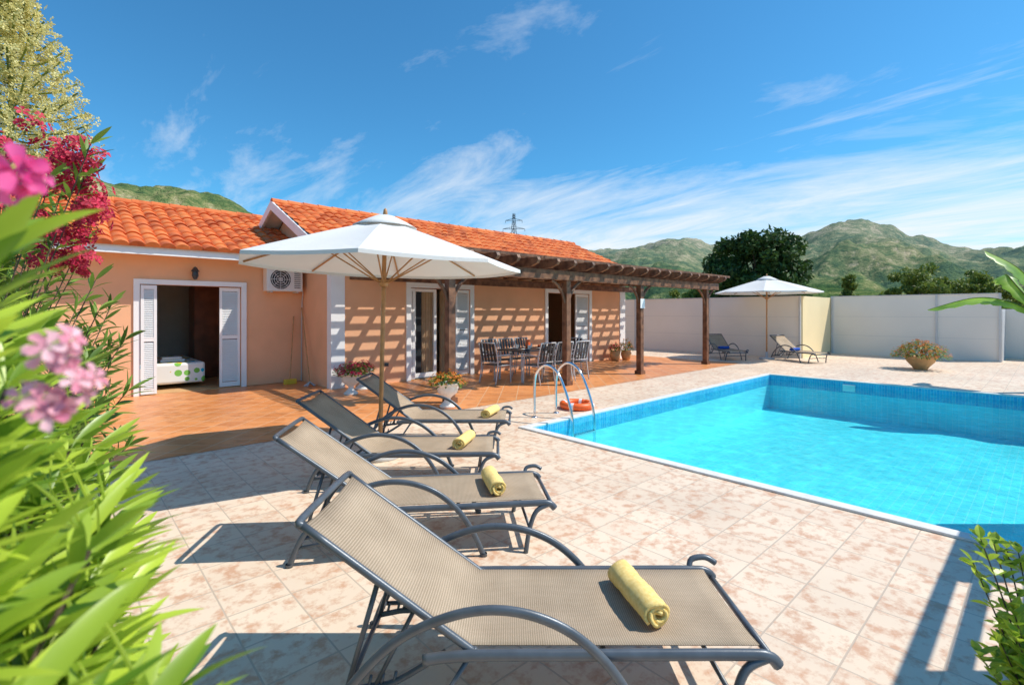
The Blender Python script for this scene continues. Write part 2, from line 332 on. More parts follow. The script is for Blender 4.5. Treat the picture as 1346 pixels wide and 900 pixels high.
g.box(PX0, PX1, PY0, PY0+e, -0.26, -0.005); g.box(PX0, PX1, PY1-e, PY1, -0.26, -0.005)
pl(g, 'waterline_band', 'band')
g = Geo(); g.box(PX1-0.05, PX1-0.005, 3.1, 3.35, -0.22, -0.06); pl(g, 'skimmer', 'white', bevel=0.008)
g = Geo(); g.add([(PX0, PY0, -0.09), (PX1, PY0, -0.09), (PX1, PY1, -0.09), (PX0, PY1, -0.09)], [(0, 1, 2, 3)]); pl(g, 'water', 'water')

lad = empty('pool_ladder', (5.5, 5.0, 0))
g = Geo()
for x in (0.0, 0.5):
    g.tube(smooth_path([(x, 0.48, 0), (x, 0.48, 0.5), (x, 0.42, 0.72), (x, 0.22, 0.84), (x, -0.02, 0.72), (x, -0.22, 0.35), (x, -0.3, 0.0), (x, -0.3, -0.8)], 8), 0.021, 12)
    g.lathe([(0.05, 0.0), (0.05, 0.012), (0.024, 0.02)], (x, 0.48, 0.001), 16)
g.build('rails', 'chrome', lad, smooth=True)
g = Geo()
for z in (-0.15, -0.42, -0.7): g.box(0.02, 0.48, -0.34, -0.26, z-0.015, z+0.015)
g.build('steps', 'chrome', lad, bevel=0.005)
lb = empty('lifebuoy', (6.55, 5.5, 0.0))
g = Geo(); n = 32
ring = [(0.24*math.cos(2*math.pi*k/n), 0.24*math.sin(2*math.pi*k/n), 0.065) for k in range(n+1)]
g.tube(ring, 0.06, 12); g.build('ring', 'orange', lb, smooth=True)
g = Geo()
for a in (0.4, 1.97, 3.54, 5.11):
    c = Vector((0.24*math.cos(a), 0.24*math.sin(a), 0.065)); t = Vector((-math.sin(a), math.cos(a), 0))
    g.tube([c-t*0.025, c+t*0.025], 0.064, 12)
g.build('straps', 'white', lb)

# ---------------------------------------------------------------- loungers
def towel_roll(par, x, y, z, length, r, m, rot):
    g = Geo(); n = 72; turns = 2.6; pts = []
    for i in range(n+1):
        t = i/n; a = t*turns*2*math.pi; rr = 0.012+(r-0.012)*t
        pts.append((rr*math.cos(a), rr*math.sin(a)*0.88))
    L = 26; vs = []; fs = []
    for j in range(L+1):
        yy = -length/2+length*j/L
        for i, (a, b) in enumerate(pts):
            k = 1+0.13*noise.noise((a*16, yy*9, b*16+x*7))+0.06*noise.noise((a*50, yy*40, b*50)); e_ = 0.022*noise.noise((i*0.12, j, 3+x)) if j in (0, L) else 0
            vs.append((a*k, yy+e_, b*k))
    for j in range(L):
        for i in range(n): fs.append((j*(n+1)+i, j*(n+1)+i+1, (j+1)*(n+1)+i+1, (j+1)*(n+1)+i))
    g.add(vs, fs)
    ob = g.build('towel', m, par, smooth=True, solid=0.015); ob.location = (x, y, z+r*0.9); ob.rotation_euler[2] = rot
def lounger(pos, ang, towel='towel', tx=0.72, trot=0.15):
    L = empty('sun_lounger', pos, ang)
    H = 0.33; g = Geo(); vs = []; fs = []
    prof = [(-0.65+0.65*i/8, H+0.475*(1-i/8)) for i in range(8)] + [(1.14*i/14, H) for i in range(15)]
    W = 0.285; nw = 8
    for (x, z) in prof:
        for j in range(nw+1):
            y = -W+2*W*j/nw; sag = 0.020*(1-(y/W)**2)*(1+0.4*noise.noise((x*3+pos[0], y*3, 0)))
            if abs(x-tx) < 0.12: sag += 0.006*(1-(y/W)**2)
            vs.append((x, y, z-sag+0.008))
    for i in range(len(prof)-1):
        for j in range(nw): o = i*(nw+1)+j; fs.append((o, o+1, o+nw+2, o+nw+1))
    g.add(vs, fs); g.build('sling', 'fabric', L, smooth=True, solid=0.004)
    g = Geo()
    for s in (-1, 1):
        y = s*0.295
        g.tube(smooth_path([(-0.66, y, H+0.485), (-0.33, y, H+0.243), (0.0, y, H), (0.01, y, H)], 3), 0.016, 8)
        g.tube(smooth_path([(-0.18, y*1.07, H-0.03), (0.0, y*1.07, H-0.012), (0.5, y*1.07, H-0.01), (1.05, y*1.07, H-0.008), (1.16, y*1.07, H-0.016), (1.20, y*1.07, H-0.05)], 5), 0.018, 8, flat=1.3)
        g.tube(smooth_path([(1.16, y*1.07, H-0.02), (1.07, y*1.1, H-0.06), (1.02, y*1.15, 0.16), (0.99, y*1.2, 0.0)], 5), 0.017, 8)
        y2 = s*0.365
        g.tube(smooth_path([(-0.56, y2, 0.0), (-0.47, y2, 0.20), (-0.28, y2, 0.40), (-0.05, y2, 0.505), (0.16, y2, 0.52), (0.36, y2, 0.455), (0.52, y2, 0.325), (0.63, y2, 0.16), (0.70, y2, 0.0)], 6), 0.0135, 10, flat=1.4)
        g.tube([(0.50, y*1.07, H-0.02), (0.53, y2, H-0.01)], 0.011, 8)
        g.tube([(-0.37, s*0.25, H+0.25), (-0.50, s*0.25, 0.13)], 0.011, 8)
        g.tube(smooth_path([(-0.50, s*0.25, 0.13), (-0.40, s*0.25, 0.15), (-0.3, s*0.25, 0.17), (-0.10, s*0.27, H-0.03)], 4), 0.013, 8)
        g.tube([(-0.22, s*0.25, H+0.14), (-0.38, s*0.25, 0.16)], 0.009, 8)
        for k in range(4): g.tube([(-0.46+k*0.05, s*0.25, 0.14+0.008*k), (-0.45+k*0.05, s*0.25, 0.185+0.008*k)], 0.007, 6)
        g.tube([(-0.51, y2, 0.12), (-0.10, y2*0.9, 0.16), (0.0, y*1.05, H-0.02)], 0.011, 8)
        g.lathe([(0.0, 0.0), (0.024, 0.0), (0.024, 0.02)], (-0.56, y2, 0.0), 10); g.lathe([(0.0, 0.0), (0.024, 0.0), (0.024, 0.02)], (0.70, y2, 0.0), 10)
    g.tube(smooth_path([(-0.66, -0.295, H+0.485), (-0.675, -0.25, H+0.495), (-0.675, 0.25, H+0.495), (-0.66, 0.295, H+0.485)], 4), 0.016, 8)
    g.tube([(1.19, -0.31, H-0.045), (1.19, 0.31, H-0.045)], 0.015, 8)
    g.tube([(1.02, -0.34, 0.16), (1.02, 0.34, 0.16)], 0.011, 8)
    g.tube([(-0.50, -0.37, 0.13), (-0.50, 0.37, 0.13)], 0.012, 8)
    g.tube([(0.53, -0.36, 0.30), (0.53, 0.36, 0.30)], 0.012, 8)
    g.tube([(0.0, -0.31, H-0.03), (0.0, 0.31, H-0.03)], 0.012, 8)
    g.tube(smooth_path([(1.08, 0.32, H), (1.10, 0.34, H+0.035), (1.17, 0.34, H+0.045), (1.22, 0.33, H+0.02)], 4), 0.015, 8)
    g.build('frame', 'frame', L, smooth=True)
    towel_roll(L, tx, 0.02, H-0.006, 0.38, 0.060, towel, trot)
    return L
BA = math.atan2(RGT.y, RGT.x)
lounger(P(-0.165, 2.235), BA, tx=0.74, trot=0.22)
lounger(P(-0.93, 3.63), BA+0.118, tx=0.80, trot=0.12)
lounger(P(-1.33, 4.90), BA+0.03, tx=0.86, trot=-0.25)
lounger(P(-1.22, 6.35), BA-0.02, tx=0.95, trot=-0.3)
lounger((17.55, 8.0, 0), math.radians(230), 'towelblue', tx=0.1)
lounger((18.5, 6.0, 0), math.radians(243), 'towelblue', tx=0.1)

# ---------------------------------------------------------------- umbrellas
def parasol(pos, R, zt, ze, rot, tilt=0.0):
    U = empty('parasol', pos, rot); n = 8; g = Geo(); K = 7; sub = 6; vs = [(0, 0, zt)]; fs = []
    U.rotation_euler[1] = tilt
    for i in range(1, K+1):
        t = i/K
        for k in range(n*sub):
            a = 2*math.pi*k/(n*sub); f = (k % sub)/sub
            sg = 4*f*(1-f)
            edge = math.cos(math.pi/n)/math.cos((f-0.5)*2*math.pi/n)
            r = R*t*edge
            z = zt-(zt-ze)*(t**1.08) - 0.05*sg*t*math.sin(math.pi*t*0.9)*0.9
            vs.append((r*math.cos(a), r*math.sin(a), z))
    m = n*sub
    for k in range(m): fs.append((0, 1+k, 1+(k+1) % m))
    for i in range(K-1):
        for k in range(m): fs.append((1+i*m+k, 1+(i+1)*m+k, 1+(i+1)*m+(k+1) % m, 1+i*m+(k+1) % m))
    o = 1+(K-1)*m; base = len(vs)
    for k in range(m): x, y, z = vs[o+k]; vs.append((x*1.002, y*1.002, z-0.035))
    for k in range(m): fs.append((o+k, base+k, base+(k+1) % m, o+(k+1) % m))
    g.add(vs, fs); g.build('canopy', 'canvas', U, solid=0.003)
    g = Geo()
    g.lathe([(0.0, zt+0.055), (0.1, zt+0.045), (0.26, zt-0.03), (0.36, zt-0.085)], n=16)
    g.build('vent_cap', 'canvas', U, smooth=True, solid=0.003)
    g = Geo(); g.tube([(0, 0, 0.02), (0, 0, zt+0.02)], 0.025, 12)
    for k in range(n):
        a = 2*math.pi*k/n; c, s = math.cos(a), math.sin(a)
        g.tube([(0.05*c, 0.05*s, zt-0.05), (0.5*R*c, 0.5*R*s, zt-(zt-ze)*0.47-0.03), (R*0.97*c, R*0.97*s, ze-0.005)], 0.012, 6)
        g.tube([(0.04*c, 0.04*s, zt-0.72), (0.5*R*c, 0.5*R*s, zt-(zt-ze)*0.47-0.04)], 0.009, 6)
    g.lathe([(0.0, zt-0.76), (0.05, zt-0.76), (0.055, zt-0.68), (0.0, zt-0.68)], n=12)
    g.lathe([(0.0, zt+0.02), (0.03, zt+0.05), (0.02, zt+0.12), (0.0, zt+0.14)], n=10)
    g.build('pole_and_ribs', 'teak', U, smooth=True)
    g = Geo(); g.lathe([(0.0, 0.001), (0.24, 0.001), (0.25, 0.03), (0.22, 0.06), (0.05, 0.075), (0.04, 0.26), (0.0, 0.26)], n=24); g.build('base', 'greypost', U, smooth=True)
    g = Geo(); g.tube([(0.03, 0, 1.05), (0.075, 0, 1.05)], 0.02, 8); g.build('crank', 'metal', U)
parasol(P(-1.51, 5.65), 1.57, 2.70, 2.18, BA+0.12, 0.022)
parasol((18.3, 6.75, 0), 1.70, 2.85, 2.34, 0.3)

# ---------------------------------------------------------------- house
house = empty('villa_house', (0, 0, 0))
def H_(g, n, m, **k): return g.build(n, m, house, **k)
WT = 2.86
g = Geo()
y0, y1 = 10.4, 10.65
g.box(4.3, 6.22, y0, y1, 0, WT); g.box(6.22, 8.02, y0, y1, 2.24, WT); g.box(8.02, 11.0, y0, y1, 0, WT); g.box(11.0, 13.0, y0, y1, 2.24, WT); g.box(13.0, 15.0, y0, y1, 0, WT)
g.box(4.3, 4.55, y1, 12.1, 0, WT)
g.box(-0.6, 1.17, 12.1, 12.35, 0, WT); g.box(1.17, 2.97, 12.1, 12.35, 2.2, WT); g.box(2.97, 4.55, 12.1, 12.35, 0, WT)
g.box(-0.6, -0.35, 12.35, 18.5, 0, WT); g.box(14.75, 15.0, y1, 16.2, 0, WT)
g.box(-0.35, 7, 18.25, 18.5, 0, WT); g.box(7, 14.75, 15.95, 16.2, 0, WT)
g.add([(4.3, 10.4, WT), (4.3, 15.7, WT), (4.3, 13.06, 4.18), (4.42, 10.4, WT), (4.42, 15.7, WT), (4.42, 13.06, 4.18)], [(0, 2, 1), (3, 4, 5), (0, 3, 5, 2), (1, 2, 5, 4)])
g.add([(15.0, 10.4, WT), (15.0, 15.7, WT), (15.0, 13.06, 4.18)], [(0, 1, 2)])
g.add([(-0.6, 12.1, WT), (-0.6, 18.1, WT), (-0.6, 15.1, 4.1)], [(0, 2, 1)])
H_(g, 'walls', 'stucco')
g = Geo()
g.box(-0.34, 4.29, 12.36, 18.2, 2.6, 2.64); g.box(4.56, 14.74, 10.66, 15.9, 2.6, 2.64)
g.box(-0.34, 4.29, 16.0, 16.1, 0, 2.6); g.box(4.2, 4.29, 12.36, 16.0, 0, 2.6); g.box(-0.3, -0.2, 12.36, 16.0, 0, 2.6)
g.box(4.56, 14.74, 14.2, 14.3, 0, 2.6); g.box(9.4, 9.5, 10.66, 14.2, 0, 2.6)
H_(g, 'interior_walls', 'inner')
g = Geo(); g.box(-0.34, 4.29, 12.1, 16.0, 0.001, 0.012); g.box(4.56, 14.74, 10.41, 14.2, 0.005, 0.012); H_(g, 'interior_floor', 'clay')
g = Geo(); g.box(2.45, 4.15, 14.2, 14.9, 0.02, 2.3); g.box(10.0, 10.8, 12.0, 14.1, 0.02, 2.2); H_(g, 'wardrobe', 'redwood', bevel=0.01)
g = Geo(); g.box(0.6, 2.35, 12.95, 14.9, 0.08, 0.30); H_(g, 'bed_base', 'white', bevel=0.02)
def spots():
    m, nt, b, o = newmat('spotted_bedding')
    tc = N(nt, 'ShaderNodeTexCoord'); vo = N(nt, 'ShaderNodeTexVoronoi'); vo.inputs['Scale'].default_value = 6.0; vo.inputs['Randomness'].default_value = 0.6
    nt.links.new(tc.outputs['Object'], vo.inputs['Vector'])
    r1 = N(nt, 'ShaderNodeValToRGB'); r1.color_ramp.interpolation = 'CONSTANT'; r1.color_ramp.elements[0].color = (1, 1, 1, 1); r1.color_ramp.elements[1].position = 0.42; r1.color_ramp.elements[1].color = (0, 0, 0, 1)
    nt.links.new(vo.outputs['Distance'], r1.inputs['Fac'])
    hs = N(nt, 'ShaderNodeValToRGB'); hs.color_ramp.interpolation = 'CONSTANT'; e = hs.color_ramp.elements; e[0].color = (0.02, 0.42, 0.60, 1); e[1].position = 0.66; e[1].color = (0.75, 0.55, 0.02, 1); k = e.new(0.33); k.color = (0.2, 0.5, 0.08, 1)
    sp = N(nt, 'ShaderNodeSeparateColor'); nt.links.new(vo.outputs['Color'], sp.inputs[0]); nt.links.new(sp.outputs[0], hs.inputs['Fac'])
    mx = N(nt, 'ShaderNodeMix', data_type='RGBA'); nt.links.new(r1.outputs['Color'], mx.inputs['Factor']); mx.inputs['A'].default_value = (0.8, 0.8, 0.76, 1); nt.links.new(hs.outputs['Color'], mx.inputs['B'])
    nt.links.new(mx.outputs['Result'], b.inputs['Base Color']); b.inputs['Roughness'].default_value = 0.9
    return m
M['spots'] = spots()
g = Geo(); g.box(0.55, 2.38, 12.6, 14.92, 0.12, 0.56); H_(g, 'bedding', 'spots', bevel=0.05)
g = Geo(); g.box(1.6, 2.05, 12.9, 13.2, 0.565, 0.62); g.box(1.63, 2.0, 12.92, 13.18, 0.622, 0.67); H_(g, 'folded_towels', 'white', bevel=0.02)
g = Geo()
def surround(x0, x1, y, zt, w=0.12):
    g.box(x0-w, x0, y-0.035, y+0.003, 0.002, zt+w); g.box(x1, x1+w, y-0.035, y+0.003, 0.002, zt+w); g.box(x0, x1, y-0.035, y+0.003, zt, zt+w)
surround(6.22, 8.02, y0, 2.24); surround(11.0, 13.0, y0, 2.24); surround(1.17, 2.97, 12.1, 2.2, 0.10)
g.box(4.275, 4.58, 10.372, 10.44, 0.0, 2.80); g.box(4.272, 4.299, 10.44, 10.58, 0, 2.80); g.box(14.72, 15.03, 10.372, 10.44, 0, 2.80)
g.box(-0.9, 3.98, 11.60, 11.66, 2.74, 2.90); g.box(-0.9, 3.98, 11.66, 12.098, 2.78, 2.81)
g.box(3.96, 15.3, 9.88, 9.94, 2.74, 2.90); g.box(3.96, 15.3, 9.94, 10.37, 2.78, 2.81)
def rake(x0, x1, ya, za, yb, zb, h):
    g.add([(x0, ya, za-h), (x1, ya, za-h), (x1, yb, zb-h), (x0, yb, zb-h), (x0, ya, za), (x1, ya, za), (x1, yb, zb), (x0, yb, zb)],
        [(0, 3, 2, 1), (4, 5, 6, 7), (0, 1, 5, 4), (2, 3, 7, 6), (1, 2, 6, 5), (0, 4, 7, 3)])
rake(3.86, 3.92, 9.86, 2.93, 13.06, 4.40, 0.22); rake(3.86, 3.92, 13.06, 4.40, 16.2, 2.95, 0.22)
rake(3.92, 4.32, 9.9, 2.86, 13.06, 4.30, 0.05); rake(3.92, 4.32, 13.06, 4.30, 16.2, 2.85, 0.05)
rake(15.28, 15.34, 9.86, 2.93, 13.06, 4.36, 0.18); rake(-0.96, -0.9, 11.58, 2.93, 15.1, 4.30, 0.16)
H_(g, 'white_trim', 'white')
g = Geo()
def louvre(x0, x1, y, zb, zt, Mx=None):
    s_ = 0.05
    g.box(x0, x0+s_, y-0.02, y+0.02, zb, zt, Mx); g.box(x1-s_, x1, y-0.02, y+0.02, zb, zt, Mx)
    for za, zc in ((zb, zb+0.1), ((zb+zt)/2-0.04, (zb+zt)/2+0.04), (zt-0.08, zt)): g.box(x0+s_, x1-s_, y-0.018, y+0.018, za, zc, Mx)
    z = zb+0.13
    while z < zt-0.1:
        if abs(z-(zb+zt)/2) > 0.06:
            vs = [Vector((x0+s_, y-0.016, z-0.016)), Vector((x1-s_, y-0.016, z-0.016)), Vector((x1-s_, y+0.016, z+0.018)), Vector((x0+s_, y+0.016, z+0.018)),
                  Vector((x0+s_, y-0.016, z-0.010)), Vector((x1-s_, y-0.016, z-0.010)), Vector((x1-s_, y+0.016, z+0.024)), Vector((x0+s_, y+0.016, z+0.024))]
            if Mx: vs = [Mx @ v for v in vs]
            g.add(vs, [(0, 1, 5, 4), (4, 5, 6, 7), (3, 2, 1, 0), (2, 3, 7, 6)])
        z += 0.036
louvre(1.18, 1.44, 12.06, 0.03, 2.18); louvre(2.56, 2.96, 12.16, 0.03, 2.18)
louvre(7.58, 8.01, 10.44, 0.03, 2.22); louvre(12.35, 12.99, 10.44, 0.03, 2.22); louvre(6.23, 6.36, 10.44, 0.03, 2.22)
g.box(6.36, 6.43, 10.50, 10.56, 0.03, 2.22); g.box(6.96, 7.03, 10.50, 10.56, 0.03, 2.22); g.box(6.43, 6.96, 10.50, 10.56, 2.15, 2.22); g.box(6.43, 6.96, 10.50, 10.56, 0.03, 0.15)
g.box(11.02, 11.08, 10.50, 10.56, 0.03, 2.22); g.box(7.52, 7.57, 10.5, 10.56, 0.03, 2.22)
H_(g, 'shutters', 'white')
g = Geo(); g.box(6.43, 6.60, 10.52, 10.53, 0.15, 2.15); H_(g, 'glass', 'glass')
def curtain(x0, x1, y, n):
    vs = []; fs = []
    for i in range(n+1):
        x = x0+(x1-x0)*i/n; yy = y+0.035*math.sin(i*1.25)+0.01*math.sin(i*2.9)
        vs += [(x, yy, 0.03), (x+0.01*math.sin(i), yy, 2.2)]
    for i in range(n): fs.append((2*i, 2*i+2, 2*i+3, 2*i+1))
    g.add(vs, fs)
g = Geo(); curtain(6.62, 7.12, 10.62, 36); curtain(7.3, 7.5, 10.75, 16); curtain(11.1, 11.22, 10.7, 10); curtain(12.1, 12.33, 10.62, 18); H_(g, 'curtains', 'curtain', smooth=True)
def rooftiles(g, x0, x1, ya, za, yb, zb):
    per = 0.24; ns = 8; nx = int(round((x1-x0)/per*ns)); d = Vector((0, yb-ya, zb-za)); L = d.length; d.normalize()
    nr = max(1, int(round(L/0.38))); nrm = Vector((1, 0, 0)).cross(d)
    if nrm.z < 0: nrm = -nrm
    vs = []; rows = []
    for r in range(nr):
        rows += [(r*L/nr-0.02, 0.040, r), ((r+1)*L/nr-0.02, 0.004, r)]
    for (s, lift, r) in rows:
        for i in range(nx+1):
            x = x0+(x1-x0)*i/nx; ph = (x/per) % 1.0
            h = 0.06*abs(math.sin(math.pi*ph))**0.75
            jit = 0.012*noise.noise((math.floor(x/per)*3.1, r*2.7, 1.0)); js = 0.03*noise.noise((math.floor(x/per)*5.3, r*1.7, 9.0))
            vs.append(Vector((x, ya, za))+d*(s+js)+nrm*(h+lift+jit))
    fs = []
    for r in range(len(rows)-1):
        for i in range(nx): o = r*(nx+1)+i; fs.append((o, o+1, o+nx+2, o+nx+1))
    b = len(vs)
    for i in range(nx+1): vs.append(Vector((x0+(x1-x0)*i/nx, ya-0.01*(1 if yb > ya else -1), za-0.01)))
    for i in range(nx): fs.append((b+i, b+i+1, i+1, i))
    g.add(vs, fs)
g = Geo()
rooftiles(g, -0.96, 7.2, 11.55, 2.89, 15.1, 4.25); rooftiles(g, -0.96, 7.2, 18.65, 2.89, 15.1, 4.25)
rooftiles(g, 3.90, 15.32, 9.82, 2.89, 13.06, 4.33); rooftiles(g, 3.90, 15.32, 16.3, 2.86, 13.06, 4.33)
def ridge(x0, x1, y, z):
    x = x0
    while x < x1:
        g.tube([(x, y, z+0.012), (min(x+0.42, x1), y, z-0.006)], 0.105, 12, flat=0.9); x += 0.38
ridge(-0.98, 7.2, 15.1, 4.29); ridge(3.88, 15.34, 13.06, 4.37)
H_(g, 'roof', 'roof')
g = Geo(); g.lathe([(0.0, 0.17), (0.03, 0.15), (0.075, 0.08), (0.08, 0.07), (0.055, 0.06), (0.06, -0.02), (0.035, -0.09), (0.0, -0.1)], (2.08, 11.97, 2.42), 8); g.tube([(2.08, 12.1, 2.36), (2.08, 12.02, 2.33), (2.08, 11.97, 2.36)], 0.012, 6); H_(g, 'wall_lantern', 'metal')
ac = empty('air_conditioner', (3.8, 11.93, 2.12))
g = Geo(); g.box(-0.39, 0.39, -0.14, 0.14, 0, 0.54); g.build('case', 'plastic', ac, bevel=0.015)
g = Geo()
for r in (0.04, 0.09, 0.14, 0.19, 0.225): g.tube([(-0.1+r*math.cos(a*math.pi/12), -0.15, 0.27+r*math.sin(a*math.pi/12)) for a in range(25)], 0.005, 4)
for a in range(8): g.tube([(-0.1, -0.15, 0.27), (-0.1+0.225*math.cos(a*math.pi/4), -0.15, 0.27+0.225*math.sin(a*math.pi/4))], 0.004, 4)
g.build('grille', 'white', ac)
g = Geo(); g.add([(-0.1+0.225*math.cos(a*math.pi/12), -0.143, 0.27+0.225*math.sin(a*math.pi/12)) for a in range(24)], [tuple(range(24))])
for k in range(9): g.box(0.2, 0.34, -0.146, -0.142, 0.08+k*0.045, 0.095+k*0.045)
g.build('fan_recess', 'black', ac)
g = Geo(); g.box(-0.3, -0.26, -0.12, 0.16, -0.03, 0); g.box(0.26, 0.3, -0.12, 0.16, -0.03, 0); g.tube(smooth_path([(0.39, 0.05, 0.1), (0.46, 0.05, 0.0), (0.46, 0.12, -0.4), (0.46, 0.15, -2.1)], 4), 0.012, 6); g.build('brackets', 'greypost', ac)
br = empty('broom', (3.9, 11.9, 0))
g = Geo(); g.tube([(0, -0.12, 0.1), (0.18, 0.17, 1.55)], 0.014, 8); g.build('handle', 'teak', br)
g = Geo(); g.box(-0.14, 0.14, -0.17, -0.10, 0.0, 0.12); g.build('head', 'yellow', br, bevel=0.015)
br = empty('mop', (4.12, 11.5, 0))
g = Geo(); g.tube([(0, -0.35, 0.05), (0.12, 0.5, 1.75)], 0.014, 8); g.build('handle', 'teak', br)
g = Geo()
for k in range(26):
    a = random.random()*6.28; g.tube(smooth_path([(0, -0.34, 0.1), (0.06*math.cos(a), -0.34+0.05*math.sin(a), 0.06), (0.13*math.cos(a), -0.34+0.1*math.sin(a), 0.012)], 2), 0.008, 5)
g.build('head', 'greypost', br)

# ---------------------------------------------------------------- pergola
pg = empty('wooden_pergola', (0, 0, 0))
g = Geo(); YF = 7.4
posts = [5.25, 8.45, 11.4, 15.1]
for x in posts:
    g.box(x-0.07, x+0.07, YF-0.07, YF+0.07, 0.004, 2.36)
    g.box(x-0.10, x+0.10, YF-0.10, YF+0.10, 0.004, 0.10)
    for s in (-1, 1):
        pts = smooth_path([(x+s*0.06, YF, 1.85), (x+s*0.14, YF, 2.05), (x+s*0.30, YF, 2.24), (x+s*0.5, YF, 2.36)], 4); g.tube(pts, 0.035, 6)
g.box(4.7, 15.75, YF-0.12, YF-0.073, 2.36, 2.56); g.box(4.7, 15.75, YF+0.073, YF+0.12, 2.36, 2.56)
g.box(4.7, 15.75, 10.33, 10.398, 2.36, 2.54)
x = 4.78
while x < 15.75:
    L0 = 6.80+random.uniform(-0.05, 0.05)
    vs = []; h = 0.038
    prof = [(L0, 2.68), (L0+0.05, 2.62), (L0+0.22, 2.562), (10.33, 2.562), (10.33, 2.72), (L0+0.03, 2.74)]
    for s in (-h, h): vs += [(x+s, a, b) for a, b in prof]
    n = len(prof); g.add(vs, [tuple(range(n)), tuple(range(n, 2*n))[::-1]]+[(i, i+n, (i+1) % n+n, (i+1) % n) for i in range(n)])
    x += 0.55
y = 7.0
while y < 10.35:
    x = 4.55
    while x < 15.8:
        Lx = random.uniform(2.0, 3.4); x2 = min(x+Lx, 15.9); j = random.uniform(-0.012, 0.012)
        g.box(x, x2-0.01, y-0.026+j, y+0.026+j, 2.745, 2.80); x = x2
    y += 0.155
g.build('frame', 'wood', pg)
g = Geo(); g.box(11.30, 11.50, YF-0.085, YF-0.074, 1.75, 2.0); g.build('notice', 'white', pg)

# ---------------------------------------------------------------- dining set
tb = empty('dining_table', (8.75, 8.75, 0.004), 0.0)
g = Geo(); g.box(-0.85, 0.85, -0.45, 0.45, 0.71, 0.74); g.build('top', 'metal', tb, bevel=0.01)
g = Geo()
for sx in (-1, 1):
    for sy in (-1, 1): g.tube([(sx*0.76, sy*0.37, 0.71), (sx*0.78, sy*0.4, 0)], 0.022, 8)
g.tube([(-0.77, 0, 0.35), (0.77, 0, 0.35)], 0.012, 6); g.build('legs', 'greypost', tb)
g = Geo()
for (x, y) in ((-0.5, 0.2), (-0.5, -0.22), (0.0, 0.22), (0.05, -0.2), (0.5, 0.2), (0.52, -0.2)):
    g.lathe([(0.0, 0.742), (0.07, 0.745), (0.11, 0.76)], (x, y, 0), 16); g.lathe([(0.0, 0.0), (0.035, 0.0), (0.038, 0.1)], (x+0.13, y, 0.741), 12)
g.build('tableware', 'blue_cup', tb, smooth=True)
g = Geo(); g.lathe([(0.0, 0.0), (0.06, 0.0), (0.07, 0.1), (0.04, 0.18), (0.045, 0.22)], (-0.2, 0, 0.741), 14)
for k in range(5): g.lathe([(0.0, 0.0), (0.03, 0.01), (0.04, 0.04), (0.03, 0.07), (0.0, 0.08)], (0.28+0.06*math.cos(k*1.26), 0.06*math.sin(k*1.26), 0.745), 10)
g.build('jug_and_fruit', 'orange', tb, smooth=True)
def chair(pos, ang):
    c = empty('garden_chair', pos, ang); g = Geo()
    for s in (-1, 1):
        y = s*0.26
        g.tube(smooth_path([(0.24, y, 0.0), (0.23, y, 0.4), (0.22, y, 0.62), (0.14, y, 0.66), (-0.2, y, 0.65)], 4), 0.014, 8)
        g.tube(smooth_path([(-0.27, y, 0.0), (-0.20, y, 0.42), (-0.22, y, 0.65), (-0.30, y*0.97, 0.94)], 4), 0.014, 8)
        g.tube([(0.23, y, 0.42), (-0.2, y, 0.42)], 0.012, 8)
    g.tube([(-0.30, -0.25, 0.94), (-0.30, 0.25, 0.94)], 0.014, 8); g.tube([(-0.21, -0.26, 0.5), (-0.21, 0.26, 0.5)], 0.012, 8)
    g.build('frame', 'greypost', c, smooth=True)
    g = Geo()
    for k in range(6): g.box(-0.2+k*0.072, -0.14+k*0.072, -0.245, 0.245, 0.425, 0.44)
    for k in range(5):
        yy = -0.2+k*0.1; g.beam((-0.212, yy, 0.5), (-0.297, yy, 0.93), 0.055, 0.012)
    g.build('slats', 'metal', c)
for i in range(3):
    chair((8.75-0.58+0.58*i, 8.0-0.03*i, 0.004), math.radians(90+random.uniform(-8, 8)))
    chair((8.75-0.58+0.58*i, 9.5, 0.004), math.radians(-90+random.uniform(-8, 8)))
chair((7.5, 8.75, 0.004), 0.1); chair((10.05, 8.75, 0.004), math.radians(183))

